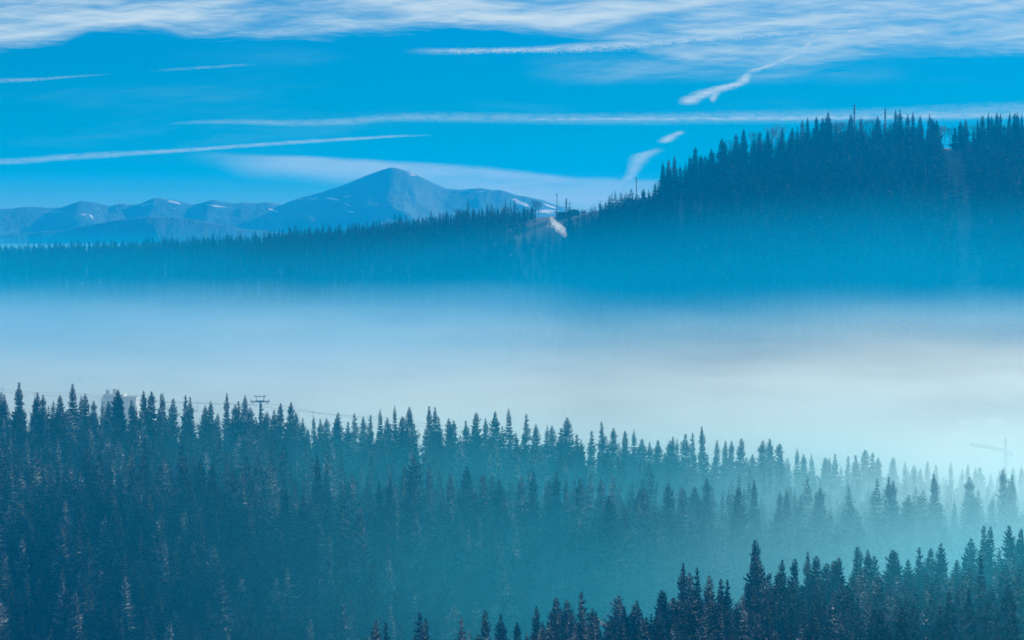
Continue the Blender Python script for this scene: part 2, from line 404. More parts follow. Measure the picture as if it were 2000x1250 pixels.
_lat = np.random.default_rng(5).random((256, 256))
def vnoise(x, y):
    xi = np.floor(x).astype(int); yi = np.floor(y).astype(int); fx = x - xi; fy = y - yi
    fx = fx * fx * (3 - 2 * fx); fy = fy * fy * (3 - 2 * fy)
    g = lambda i, j: _lat[i % 256, j % 256]
    return (g(xi, yi) * (1 - fx) + g(xi + 1, yi) * fx) * (1 - fy) + (g(xi, yi + 1) * (1 - fx) + g(xi + 1, yi + 1) * fx) * fy
def ridged(x, y, s, octv=5):
    v = 0; a = 0.5
    for k in range(octv):
        v = v + a * (1 - np.abs(2 * vnoise(x / s + 17.3 * k, y / s - 9.1 * k) - 1)) ; a *= 0.52; s *= 0.5
    return v
def build_ground():
    xs = np.concatenate((np.linspace(-4900, -760, 40), np.arange(-740, 741, 11.0), np.linspace(760, 4900, 40)))
    ys = np.concatenate((np.linspace(-480, 560, 27), np.arange(580, 1500, 13.0), np.arange(1500, 3500, 26.0), np.linspace(3540, 9400, 60)))
    Xg, Yg = np.meshgrid(xs, ys); Z = height(Xg, Yg)
    n, m = len(ys), len(xs)
    V = np.stack((Xg, Yg, Z), -1).reshape(-1, 3)
    i = np.arange(n - 1)[:, None] * m + np.arange(m - 1)[None, :]
    idx = np.stack((i, i + 1, i + m + 1, i + m), -1).reshape(-1, 4)
    o = link('ground', mesh_np('ground', V, np.full(len(idx), 4), idx, [ground_mat()], smooth=True))
    tag(o, kind='structure')
build_ground()

# the far mountains, 7.5 km away
def range_mesh(name, prof, Yc, dn, df, zb, mat, seed, amp=0.22):
    pp = np.array([p for p, q in prof], float); qq = np.array([q for p, q in prof], float)
    xs = np.arange((pp[0] - 1000) / F * Yc, (pp[-1] - 1000) / F * Yc, 7.0)
    ys = np.concatenate((np.linspace(Yc - dn, Yc, 110), np.linspace(Yc, Yc + df, 16)[1:]))
    Xg, Yg = np.meshgrid(xs, ys)
    px = 1000 + F * xs / Yc
    crest = np.interp(px, pp, [-(q - 440) / F * Yc for q in qq])
    crest = np.convolve(np.pad(crest, 1, 'edge'), [.2, .6, .2], 'valid') + (vnoise(xs / 16, xs * 0 + 3) - 0.5) * 2.2
    t = np.where(Yg < Yc, (Yc - Yg) / dn, (Yg - Yc) / df)
    fall = (1 - t) ** 1.25
    wx = Xg + 60 * wob(Xg, Yg, 300, seed); rid = 1.9 * (1 - ridged(wx + 0.15 * Yg + 900 * seed, Yg * 0.38, 330, 6))
    Z = zb + (crest[None, :] - zb) * np.clip(fall - np.abs(rid) * amp * np.minimum(1, t * 5) * (1 - t), 0, 1)
    n, m = len(ys), len(xs)
    V = np.stack((Xg, Yg, Z + CZ), -1).reshape(-1, 3)
    i = np.arange(n - 1)[:, None] * m + np.arange(m - 1)[None, :]
    idx = np.stack((i, i + 1, i + m + 1, i + m), -1).reshape(-1, 4)
    return tag(link(name, mesh_np(name, V, np.full(len(idx), 4), idx, [mat], smooth=True)), kind='structure')
PROF = [(-700, 425), (-300, 412), (0, 408), (60, 404), (120, 406), (140, 398), (158, 392), (175, 394), (215, 402), (240, 398), (270, 399), (290, 391), (305, 386), (322, 389), (345, 392), (380, 400), (400, 395), (413, 391), (440, 394), (460, 397), (478, 395), (500, 397), (520, 394), (550, 400), (570, 391), (620, 378), (660, 366), (700, 350), (730, 338), (750, 330), (765, 327), (780, 330), (800, 336), (825, 347), (850, 360), (875, 370), (900, 371), (930, 367), (980, 372), (1010, 381), (1030, 384), (1060, 391), (1090, 402), (1130, 412), (1200, 422), (1300, 432), (1500, 440), (2200, 440)]
def mpatch(px, py, w, h, sh, Y=7400):
    x, y, z = at(px, py, Y); k = Y / F
    return (x, z, w * k, h * k, sh)
PATCH = [mpatch(330, 394, 14, 2.2, -0.22), mpatch(418, 402, 24, 1.8, -0.12), mpatch(530, 410, 10, 1.8, -0.35), mpatch(180, 422, 9, 1.8, -0.8), mpatch(188, 441, 5, 1.6, 0.0),
         mpatch(648, 388, 14, 2.4, -0.12), mpatch(682, 400, 9, 1.7, -0.45), mpatch(1018, 396, 14, 3.5, -0.45), mpatch(1075, 402, 12, 2.0, -0.35), mpatch(1045, 385, 14, 1.6, -0.25)]
M_MTN = mountain_mat(PATCH)
range_mesh('mountain_range', PROF, 7500, 1500, 1200, -230, M_MTN, 3.0)
range_mesh('foothill', [(-300, 470), (0, 458), (120, 450), (190, 437), (240, 428), (290, 423), (350, 424), (410, 434), (480, 447), (560, 456), (700, 462), (850, 466), (1000, 470), (1200, 480)], 6300, 700, 500, -200, M_MTN, 7.0, 0.12)

# ------------------------------------------------------------------ trees
def spruce_np(H, Rm, seed, whorls, nb, detail, sparse=0.0, twin=False):
    """crown of drooping branches made of small twig faces; returns V, triangles"""
    r = np.random.default_rng(seed); V = []; T = []; FR = []; cur = [0.0]
    def tri(a, b, c):
        n = len(V); V.extend((a, b, c)); T.append((n, n + 1, n + 2)); FR.extend((cur[0],) * 3)
    axis_off = r.normal(0, 0.004 * H, 2)
    def axis(z): return np.array([axis_off[0] * (z / H) ** 2, axis_off[1] * (z / H) ** 2, z])
    z0 = r.uniform(0.05, 0.10) * H
    lobes = r.uniform(0.66, 1.16, 5); ph = r.uniform(0, 6.28)
    for i in range(whorls):
        u = i / (whorls - 1); u += r.uniform(-0.6, 0.6) * (1 - u) ** 0.6 / (whorls - 1); u = min(max(u, 0), 0.995)
        z = z0 + (H * 0.985 - z0) * u ** 0.93
        env = (1 - (z - z0) / (H - z0))
        rad = Rm * (env ** 0.74 * (0.90 + 0.14 * math.sin(u * 19 + ph)) + 0.012)
        rad *= min(1.0, 0.70 + 1.6 * (z - z0) / H) * r.uniform(0.80 + 0.12 * u, 1.15 - 0.10 * u)
        n = nb if u < 0.85 else max(3, nb - 2)
        a0 = r.uniform(0, 6.28)
        for k in range(n):
            if r.random() < sparse: continue
            a = a0 + 6.283 * k / n + r.uniform(-0.35, 0.35); cur[0] = r.random()
            L = rad * r.uniform(0.72, 1.10) * lobes[int(a / 6.2832 * 5) % 5]
            if r.random() < 0.10: L *= 1.35
            d = np.array([math.cos(a), math.sin(a), 0.0]); s = np.array([-d[1], d[0], 0.0])
            droop = (0.10 + 0.40 * (1 - u)) * L
            tipup = (0.10 + 0.22 * u) * L
            def P(t): return axis(z) + d * L * t + np.array([0, 0, -droop * math.sin(t * 1.9) + tipup * t * t * 1.6])
            wd = (0.34 + 0.19 * L) * r.uniform(0.8, 1.2)
            seg = detail
            for j in range(seg):
                t0, t1 = j / seg, (j + 1) / seg
                p, q = P(t0 + 0.04), P(min(1.0, t1 + 0.12))
                w = wd * (1.15 - 0.75 * t0)
                hang = np.array([0, 0, -w * r.uniform(0.45, 1.0)])
                fw = d * w * 0.5
                tri(p, p + s * w * r.uniform(0.7, 1.1) + fw + hang * 0.45, q)
                tri(p, q, p - s * w * r.uniform(0.7, 1.1) + fw + hang * 0.45)
                tri(p - d * 0.1, q, p + fw * 0.6 + hang + s * r.uniform(-0.2, 0.2) * w)
            # tip
            if detail > 1:
                p = P(0.86); tri(p + s * 0.10 * wd * 2, p - s * 0.10 * wd * 2, P(1.08))
    cur[0] = 0.0
    # leader
    zt = H * 0.93
    for k in range(3):
        a = 2.1 * k; o = np.array([math.cos(a), math.sin(a), 0]) * 0.09
        tri(axis(zt) + o, axis(zt) - o, np.array([axis_off[0], axis_off[1], H]))
    # twigs close to the stem, in no order
    for k in range(60 + 30 * detail):
        u = r.random() ** 1.3; z = z0 + (H * 0.93 - z0) * u; a = r.uniform(0, 6.28)
        rr = 0.42 * Rm * (1 - u) ** 0.75 * r.random() ** 0.5
        c = axis(z) + np.array([math.cos(a) * rr, math.sin(a) * rr, 0]); q = (0.45 + 1.1 * (1 - u)) * r.uniform(0.7, 1.2)
        cur[0] = 0.6 * r.random()
        tri(c + r.normal(0, 0.6, 3) * q, c + r.normal(0, 0.6, 3) * q, c + r.normal(0, 0.6, 3) * q - np.array([0, 0, 0.5 * q]))
    if twin:
        V2, T2, F2 = spruce_np(H * 0.88, Rm * 0.8, seed + 50, int(whorls * 0.8), nb, detail, sparse)
        V2 = V2 + np.array([Rm * 0.75, Rm * 0.15, 0]); n = len(V)
        return np.concatenate((np.array(V), V2)), np.concatenate((np.array(T), T2 + n)), np.concatenate((np.array(FR), F2))
    return np.array(V), np.array(T), np.array(FR)

def trunk_mb(H, r0, n=6, lean=0.0):
    mb = MB()
    zs = [-1.5, 0.3, 0.3 * H, 0.65 * H, 0.95 * H]; rs = [r0 * 1.25, r0, r0 * 0.72, r0 * 0.4, r0 * 0.08]
    for a, b_, ra, rb in zip(zs, zs[1:], rs, rs[1:]): mb.bar((0, 0, a), (0, 0, b_), ra, rb, n)
    return mb
# unit trees are 26 m tall; each a pair of meshes (crown, trunk)
H0 = 26.0
SPEC = [(6.2, 0.00, 0), (5.2, 0.05, 0), (7.2, 0.00, 0), (4.5, 0.05, 0), (6.0, 0.12, 0), (6.6, 0.05, 0), (5.2, 0.24, 0), (5.6, 0.02, 1), (7.8, 0.04, 0), (4.8, 0.32, 0)]
CROWN, TRUNK, LOWV = [], [], []
for i, (rm, sp, tw) in enumerate(SPEC):
    V, T, FR = spruce_np(H0, rm, 100 + i, 40, 8, 4, sp, bool(tw))
    CROWN.append(mesh_np('crown', V, np.full(len(T), 3), T, [M_NEED], frost=FR))
    mb = trunk_mb(H0, 0.28)
    me = bpy.data.meshes.new('trunk'); me.from_pydata(mb.v, [], mb.f); me.materials.append(M_BARK); TRUNK.append(me)
    LOWV.append(spruce_np(H0, rm, 300 + i, 27, 7, 2, sp, bool(tw)))
TINYV = [spruce_np(H0, rm, 500 + i, 17, 6, 1, sp, False) for i, (rm, sp, tw) in enumerate(SPEC[:6])]
N_SPRUCE = 0
def spruce(x, y, ztip, label, group, kind=None, wide=1.0, far=False, hmin=15, hmax=33):
    global N_SPRUCE
    zg = float(height(np.array([x]), np.array([y]))[0])
    h = min(max(ztip - zg, hmin), hmax)
    i = int(rng.integers(len(SPEC))) if kind is None else kind
    s = h / H0; zb = ztip - h
    root = empty('spruce_tree', (x, y, zb), label, 'spruce tree', group)
    root.rotation_euler = (R(rng.normal(0, 1.1)), R(rng.normal(0, 1.1)), rng.uniform(0, 6.28)); w = wide * rng.uniform(0.82, 1.22) * (0.5 + 0.5 / max(s, 0.4)) ; root.scale = (s * w, s * w, s)
    c = link('crown', CROWN[i], root); t = link('trunk', TRUNK[i], root)
    N_SPRUCE += 1
    return root

# tips of the trees that stand against the mist, the sky or the slope behind, and the distances they stand at
MID = [(1,765),(10,769),(38,745),(67,777),(77,764),(84,770),(104,781),(117,771),(144,748),(157,770),(168,767),(182,781),(199,784),(212,782),(230,759),(236,770),(261,780),(282,762),(294,763),(315,767),(323,765),(335,777),(361,770),(374,774),(400,791),(410,782),(426,806),(444,766),(457,789),(467,782),(477,770),(491,794),
 (509,786),(521,803),(534,800),(545,786),(564,784),(580,805),(591,815),(602,837),(614,811),(627,817),(640,816),(655,812),(662,804),(680,822),(694,806),(707,812),(722,809),(744,797),(755,815),(772,790),(786,812),(802,793),(839,791),(847,793),(862,812),(877,815),(886,820),(910,820),(923,804),(946,816),(967,802),(997,794),
 (1024,807),(1046,827),(1065,829),(1078,830),(1095,834),(1108,814),(1129,847),(1154,840),(1178,822),(1197,834),(1219,840),(1238,837),(1252,856),(1270,862),(1283,858),(1305,859),(1314,851),(1324,854),(1339,846),(1354,844),(1371,831),(1396,857),(1417,859),(1425,860),(1444,854),(1465,886),(1487,859),
 (1505,855),(1524,865),(1556,874),(1571,886),(1586,885),(1609,892),(1619,891),(1630,885),(1656,889),(1671,887),(1689,877),(1702,882),(1716,892),(1743,892),(1770,900),(1784,906),(1797,914),(1809,899),(1832,907),(1859,900),(1877,912),(1889,902),(1907,912),(1917,911),(1934,925),(1954,917),(1964,911),(1980,912),(1996,912)]
FRONT = [(25,905),(165,872),(215,905),(105,985),(285,975),(258,900),(360,888),(392,895),(415,905),(470,925),(555,955),(590,965),(625,885),(640,905),(708,985),(738,937),(761,933),(805,924),(838,905),(880,924),(913,910),(943,924),(973,935),(1017,928),(1041,919),(1085,919),(1108,931),(1129,931),(1176,935),(1195,966),(1220,989),(1244,956),(1263,956),(1307,942),(1330,951),(1358,949),(1381,933),(1440,950),(1475,935),(1520,960),(1600,952),(1735,929),(1745,936),(1826,922),(1892,930),(1962,915),(1974,925)]
FG = [(730,1219),(738,1208),(756,1213),(821,1194),(831,1205),(898,1204),(948,1189),(983,1198),(1009,1213),(1050,1182),(1085,1166),(1112,1170),(1142,1154),(1158,1187),(1206,1161),(1225,1182),(1239,1178),(1250,1171),(1288,1150),(1298,1154),(1333,1094),(1346,1117),(1366,1107),(1382,1121),(1405,1129),(1421,1129),(1471,1052),(1486,1084),(1527,1091),(1550,1089),(1581,1075),(1594,1084),(1618,1098),(1629,1094),(1639,1087),(1677,1066),(1694,1072),(1706,1084),(1744,1075),(1752,1072),(1777,1091),(1795,1066),(1813,1068),(1840,1059),(1867,1091),(1890,1049),(1921,1024),(1933,1026),(1977,1024),(1988,1030),(2001,1049)]
HILL = [(1257,369),(1267,374),(1294,314),(1306,310),(1317,303),(1348,305),(1358,286),(1368,302),(1388,290),(1409,269),(1415,276),(1438,260),(1452,251),(1472,273),(1483,256),(1499,254),(1529,248),(1547,248),(1567,233),(1579,228),(1594,227),(1607,229),(1614,218),(1622,231),(1658,226),(1664,221),(1682,233),(1716,226),(1749,213),(1758,213),(1774,222),(1784,217),(1799,224),(1815,222),(1820,229),(1825,231),(1830,234),(1865,248),(1878,237),(1886,232),(1910,231),(1919,225),(1930,220),(1938,225),(1947,219),(1953,220),(1969,219),(1982,220),(1988,218),(1996,223)]
FLANK = [(1152,406),(1162,401),(1175,400),(1182,395),(1191,380),(1202,371),(1213,374),(1222,373),(1233,368),(1245,378),(1141,432),(1129,434),(1117,442),(1084,462),(1098,468)]
LEFT = [(657,449),(667,450),(678,446),(693,442),(711,440),(727,436),(738,439),(766,430),(771,431),(780,427),(800,425),(809,425),(818,419),(842,409),(858,416),(873,409),(881,415),(914,389),(923,404),(936,406),(941,403),(952,394),(960,395),(972,404),(1005,386),(1022,409)]
BARE = [(1046,388,17),(1052,392,16),(1476,252,22),(1508,244,24),(1521,238,26),(1428,268,20),(1378,304,18),(1333,328,15),(1630,232,22),(1638,231,24),(1647,233,22),(1686,227,24),(1703,226,26),(1738,233,22),(1838,241,20),(1844,243,20),(1855,244,20),(1899,239,20),(894,404,17),(866,413,15),(983,401,18),(993,405,14)]

def crest_y(px): return float(np.interp(px, CR_PX, CR_Y))
ORD = ['first', 'second', 'third', 'fourth', 'fifth', 'sixth', 'seventh', 'eighth', 'ninth', 'tenth', 'eleventh', 'twelfth']
def nth(n): return 'just beside' if n < 1 else ORD[n - 1] + ' right of'
taken = []       # ground spots used
def chain_labels(pts, marks, ends):
    """label every tree of a row by counting from the nearest landmark on its left; marks: (px, phrase)"""
    out = []; pts = sorted(pts)
    mi = sorted(marks)
    for k, (px, py) in enumerate(pts):
        m = [q for q in mi if q[0] <= px]
        base = m[-1] if m else mi[0]
        n = sum(1 for (qx, _) in pts if base[0] < qx <= px)
        out.append(((px, py), n, base[1]))
    return out
def shape_word(i): return {0: 'full', 1: 'slim', 2: 'broad', 3: 'narrow', 4: 'open', 5: 'dense', 6: 'ragged', 7: 'double-topped', 8: 'wide', 9: 'sparse'}[i]
tallmid = {38: 'tall pointed spruce rising above the far left end of the misty middle ridge', 144: 'tall spiky middle ridge spruce, right one of two tall ones left of the building',
 230: 'spruce standing in front of the pale apartment building', 444: 'tall pointed spruce just left of the ski lift pylon', 509: 'spruce standing right in front of the ski lift pylon',
 772: 'dark pointed spruce, leftmost of the high group in the centre of the middle ridge', 839: 'left stem of the close twin spruces at the centre of the middle ridge', 847: 'right stem of the close twin spruces at the centre of the middle ridge',
 997: 'tall gappy spruce with mist showing through its branches on the middle ridge', 1108: 'pointed spruce on the middle ridge below the faint puff of smoke', 1178: 'gappy pointed spruce on the middle ridge right of the centre',
 1371: 'slender dark spruce towering over its neighbours on the right half of the middle ridge', 1505: 'tall smooth spruce at the start of the fading right end of the middle ridge', 1689: 'pale blue spruce with a high tip on the fading right end of the middle ridge', 1964: 'pale spruce directly in front of the tower crane'}
marks = [(-1, 'the left edge of the photo')] + [(k, v) for k, v in ((38, 'the far left pointed one'), (144, 'the second tall left one'), (230, 'the pale building'), (323, 'the broad pair beyond the building'), (444, 'the tall one left of the pylon'), (509, 'the pylon'), (614, 'the low gap right of the pylon'), (772, 'the central high group'), (847, 'the central twin stems'), (997, 'the tall gappy one'), (1108, 'the one under the smoke puff'), (1178, 'the gappy pointed one'), (1283, 'the low dip right of the centre'), (1371, 'the towering slender one'), (1505, 'the smooth one where the ridge fades'), (1609, 'the pale gap on the fading ridge'), (1689, 'the high pale one'), (1809, 'the pale roofs'), (1889, 'the crane jib'), (1964, 'the crane tower'))]
for (p, n, base) in chain_labels(MID, marks, None):
    px, py = p
    k = int(rng.integers(10))
    if px in (839, 847, 1371, 444, 38): k = 3 if px != 38 else 1
    if px in (997, 1065, 1178, 1877, 1859): k = 9 if px != 1178 else 6
    if k == 7: k = 0
    Y = 1330 + rng.uniform(-14, 12)
    x, y, z = at(px, py, Y)
    if px in tallmid: lab = tallmid[px]
    else: lab = f"{shape_word(k)} middle ridge spruce, {nth(n)} {base}"
    spruce(x, y, z, lab, 'spruces along the skyline of the middle ridge', k)
    taken.append((x, y))
fmarks = [(0, 'the left edge'), (360, 'the dark one below the pylon'), (700, 'the open blue gap'), (913, 'the darkest central peak'), (1176, 'the lone one above the blue mist'), (1381, 'the last dark peak'), (1700, 'the pale right end')]
for (p, n, base) in chain_labels(FRONT, fmarks, None):
    px, py = p; k = int(rng.choice([0, 1, 2, 3, 5, 8]))
    Y = 1165 + rng.uniform(-25, 12) - max(0, py - 935) * 0.9
    x, y, z = at(px, py, Y)
    spruce(x, y, z, f"{shape_word(k)} spruce topping the nearer rise, {nth(n)} {base}", 'spruces topping the nearer rise of the slope', k)
    taken.append((x, y))
gmarks = [(700, 'the lone leftmost trio'), (821, 'the small double tip'), (898, 'the lone cone at the bottom edge'), (1050, 'the first one of the closed dark row'), (1142, 'the ragged tip near the bottom middle'), (1288, 'the broad round-topped pair'), (1333, 'the long-tipped spire'), (1471, 'the tallest broad dark one'), (1581, 'the narrow spire after the broad one'), (1677, 'the heavy double-topped clump'), (1795, 'the ragged dark one'), (1840, 'the smooth pale cone'), (1921, 'the crooked tip')]
gl = {1471: 'tallest and broadest dark spruce of the near stand at lower right', 1333: 'dark spire with a long thin tip left of the tallest near spruce', 898: 'lone dark conical spruce poking up at the bottom edge', 948: 'thin-tipped dark spruce alone right of the lone cone at the bottom edge', 1921: 'crooked dark spruce with the high knobbly tip near the right edge', 1142: 'ragged dark spruce with bent side tips near the bottom middle'}
for (p, n, base) in chain_labels(FG, gmarks, None):
    px, py = p; k = int(rng.choice([0, 1, 2, 4, 5, 6, 8]))
    if px in (1471, 1677, 1288): k = 8
    if px in (1142, 1795, 1921, 821): k = 6
    if px in (1333, 1581): k = 3
    Y = 855 + rng.uniform(-25, 8)
    x, y, z = at(px, py, Y)
    lab = gl.get(px, f"dark {shape_word(k)} near spruce, {nth(n)} {base}")
    spruce(x, y, z, lab, 'dark spruces of the near stand at lower right', k, wide=0.95)
    taken.append((x, y))
hmarks = [(1240, 'the thin post on the saddle'), (1294, 'the left brow of the hill'), (1348, 'the notch above the brow'), (1409, 'the stepped pair'), (1483, 'the bare round-headed trees'), (1529, 'the tallest round bare tree'), (1614, 'the highest peak left of the masts'), (1669, 'the tall antenna mast'), (1729, 'the shorter antenna mast'), (1784, 'the dense block right of the masts'), (1860, 'the snowy clearing'), (1910, 'the far clump beyond the clearing'), (1953, 'the last peaks')]
for (p, n, base) in chain_labels(HILL, hmarks, None):
    px, py = p; k = int(rng.choice([0, 1, 3, 5, 2]))
    Y = crest_y(px) + rng.uniform(-12, 4)
    x, y, z = at(px, py, Y)
    spruce(x, y, z, f"blue {shape_word(k)} hilltop spruce, {nth(n)} {base}", 'spruces on the skyline of the right hill', k, hmin=17, hmax=40)
    taken.append((x, y))

# lone leafless trees among them
def bare_mesh(seed, H=20.0):
    r = random.Random(seed); mb = MB()
    def grow(p, d, L, rad, lev):
        q = p + d * L
        mb.bar(p, q, rad, rad * 0.68, 4 if lev < 2 else 3)
        if lev >= 6 or rad < 0.02: return
        for _ in range(3 if lev in (1, 2, 4) else 2):
            ax = Vector((r.uniform(-1, 1), r.uniform(-1, 1), r.uniform(-.3, .5))).normalized()
            nd = (d + ax * r.uniform(0.45, 0.8) + Vector((0, 0, 0.10))).normalized()
            grow(q, nd, L * r.uniform(0.66, 0.86), rad * 0.62, lev + 1)
    top = Vector((0, 0, 0.30 * H))
    mt = MB(); mt.bar((0, 0, -1.5), top, 0.34, 0.24, 6)
    for k in range(4):
        a = k * 1.6 + r.uniform(-.3, .3)
        grow(top * (0.86 + 0.05 * k), Vector((math.cos(a) * 0.42, math.sin(a) * 0.42, 1)).normalized(), 0.165 * H, 0.17, 1)
    zmax = max(v[2] for v in mb.v); k = H / zmax
    vs = [(v[0] * k, v[1] * k, 0.30 * H + (v[2] - 0.30 * H) * (H - 0.3 * H) / (zmax - 0.3 * H)) for v in mb.v]
    me = bpy.data.meshes.new('branches'); me.from_pydata(vs, [], mb.f); me.materials.append(M_TWIG)
    mt_ = bpy.data.meshes.new('trunk'); mt_.from_pydata(mt.v, [], mt.f); mt_.materials.append(M_BARK)
    return me, mt_
BM = [bare_mesh(s) for s in (1, 2, 3, 4)]
BL = ['tall leafless tree, left of the close pair beside the snowy saddle', 'tall leafless tree, right of the close pair beside the snowy saddle', 'small-crowned leafless tree left of the two big round ones on the hilltop',
 'leafless tree with a fine crown, left of the biggest round bare crown', 'biggest leafless tree with a high round crown on the hilltop', 'leafless tree leaning behind the spruces halfway up the hill skyline', 'faint leafless tree low on the left part of the hill skyline',
 'small leafless tree just behind the left brow of the hill', 'leafless tree right of the highest hilltop spruce, leftmost of three', 'leafless tree right of the highest hilltop spruce, middle of three', 'leafless tree right of the highest hilltop spruce, rightmost of three',
 'leafless tree just right of the tall antenna mast', 'dense round leafless crown between the two antenna masts', 'leafless tree just right of the shorter antenna mast', 'leafless tree left in the notch above the snowy clearing', 'leafless tree in the middle of the notch above the snowy clearing',
 'leafless tree right in the notch above the snowy clearing', 'leafless tree between the clump and the far peaks right of the clearing', 'round leafless crown left of the tallest spruce on the left ridge', 'small leafless crown on the left ridge behind the lone slim spruce', 'broad leafless tree left of the dark column-like spruce on the left ridge', 'low leafless tree touching the dark column-like spruce on the left ridge']
for i, (px, py, h) in enumerate(BARE):
    Y = crest_y(px) + rng.uniform(-4, 10)
    x, y, z = at(px, py, Y); zg = float(height(np.array([x]), np.array([y]))[0])
    h = min(max(z - zg, 12), 34); s = h / 20.0
    root = empty('bare_tree', (x, y, z - h), BL[i], 'leafless tree', 'leafless trees on the far ridge')
    root.rotation_euler.z = i * 1.7; root.scale = (s * 0.85, s * 0.85, s)
    link('branches', BM[i % 4][0], root); link('trunk', BM[i % 4][1], root)

# the woods: everything past the trees above, one object per wood
def merge(name, spots, variants, mat, label, bark=True):
    Vs, Ts, Ns = [], [], 0; tint = []; mi = []; fr = []
    for (x, y, zb, h, w, a, v) in spots:
        V, T, FR = variants[v % len(variants)]; fr.append(FR)
        c, s_ = math.cos(a) * w, math.sin(a) * w; k = h / H0
        P = np.empty_like(V); P[:, 0] = V[:, 0] * c - V[:, 1] * s_ + x; P[:, 1] = V[:, 0] * s_ + V[:, 1] * c + y; P[:, 2] = V[:, 2] * k + zb
        Vs.append(P); Ts.append(T + Ns); Ns += len(P); tint.append(np.full(len(P), rng.random())); mi.append(np.zeros(len(T)))
        # the stem, a thin three-sided spike
        r0 = 0.16 * w
        S = np.array([[x + r0, y, zb - 1.5], [x - r0 / 2, y + r0, zb - 1.5], [x - r0 / 2, y - r0, zb - 1.5], [x, y, zb + h * 0.45]])
        Vs.append(S); Ts.append(np.array([[0, 1, 3], [1, 2, 3], [2, 0, 3]]) + Ns); Ns += 4; tint.append(np.full(4, 0.5)); fr.append(np.zeros(4)); mi.append(np.ones(3))
    V = np.concatenate(Vs); T = np.concatenate(Ts)
    me = mesh_np(name, V, np.full(len(T), 3), T, [mat, M_BARK], np.concatenate(mi), np.concatenate(tint), frost=np.concatenate(fr))
    return tag(link(name, me), label, 'forest', kind='stuff')
def envelope(pts, pad):
    P = sorted(pts); X = np.array([p[0] for p in P], float); Yp = np.array([p[1] for p in P], float)
    def f(px):
        d = np.abs(X - px); near = Yp[d < 45]
        return (np.median(near) if len(near) else np.interp(px, X, Yp)) + pad
    return f
def scatter(x0, x1, y0, y1, step, fn):
    out = []
    row = 0; y = y0
    while y < y1:
        x = x0 + (row % 2) * step / 2
        while x < x1:
            xx, yy = x + rng.uniform(-.42, .42) * step, y + rng.uniform(-.42, .42) * step
            r = fn(xx, yy)
            if r: out.append(r)
            x += step
        y += step * 0.9; row += 1
    return out
TK = np.array(taken)
def clump(x, y, s, sd): return float(wob(np.array([x]), np.array([y]), s, sd)[0])
env_mid, env_fg, env_hill = envelope(MID, 20), envelope(FG, 26), envelope(HILL + FLANK, 9)
def one(x, y, hm, hs, env, pad, minh, var, wr=(0.85, 1.15), clear=4.0):
    zg = float(height(np.array([x]), np.array([y]))[0])
    h = rng.normal(hm, hs) * (1 + 0.10 * clump(x, y, 9, 3.0)); h = max(minh, h)
    px, py = proj(x, y, zg + h)
    if px < -60 or px > 2060: return None
    if env is not None:
        e = env(px) + rng.uniform(0, pad)
        if py < e:
            h -= (e - py) / F * y
            if h < minh * 0.7: return None
    if len(TK) and np.min((TK[:, 0] - x) ** 2 + (TK[:, 1] - y) ** 2) < clear ** 2: return None
    return (x, y, zg, h, (0.55 + 0.45 * h / H0) * rng.uniform(*wr), rng.uniform(0, 6.28), int(rng.integers(10 if var == 10 else var)))
mid_spots = scatter(-300, 300, 955, 1345, 8.8, lambda x, y: one(x, y, 23 if rng.random() < 0.72 else 15, 4.5, env_mid if y > 1180 else None, 24, 9, 10, (0.75, 1.35)) if y < 1342 and rng.random() < 0.93 else None)
fg_spots = scatter(-60, 185, 690, 868, 8.4, lambda x, y: one(x, y, 24, 3.0, env_fg, 30, 12, 10) if proj(x, y, 180)[0] > 900 else None)
# the nearest and largest of them are trees of their own
def area(s):
    px, py = proj(s[0], s[1], s[2] + s[3]); return py
fg_vis = sorted([s for s in fg_spots if -30 < proj(s[0], s[1], s[2] + s[3])[1] < 1235 and 0 < proj(s[0], s[1], s[2] + s[3])[0] < 2000], key=lambda s: s[1])
pick = fg_vis[:34]
low = sorted([s for s in mid_spots if proj(s[0], s[1], s[2] + s[3])[1] < 1215 and s[1] < 1110 and s[0] < 40 and 5 < proj(s[0], s[1], s[2] + s[3])[0]], key=lambda s: -s[3])[:48]
def solo(s, label, group):
    x, y, zb, h, w, a, v = s
    root = empty('spruce_tree', (x, y, zb), label, 'spruce tree', group); root.rotation_euler.z = a; root.scale = (w, w, h / H0)
    link('crown', CROWN[v], root); link('trunk', TRUNK[v], root)
def ppx(s): return float(proj(s[0], s[1], s[2] + s[3])[0])
for grp, mk, what, gname in ((pick, gmarks, 'spruce inside the near stand', 'spruces packed inside the near stand'),
                             (low, [(-1, 'the left edge'), (230, 'the point below the building'), (444, 'the point below the pylon'), (614, 'the point below the low gap'), (772, 'the point below the central group'), (997, 'the point below the gappy one')], 'spruce low on the left slope', 'spruces packed on the lower left slope')):
    order = sorted(grp, key=ppx); lab = chain_labels([(ppx(s), i) for i, s in enumerate(order)], mk, None)
    for s, (p, n, base) in zip(order, lab): solo(s, f"{shape_word(s[6])} {what}, {nth(n) if n < 13 else 'far to the right of'} {base}", gname)
ids = set(id(s) for s in pick + low)
merge('spruce_forest', [s for s in mid_spots + fg_spots if id(s) not in ids], LOWV, M_NEED, 'dense spruce forest filling the slope below the misty middle ridge')
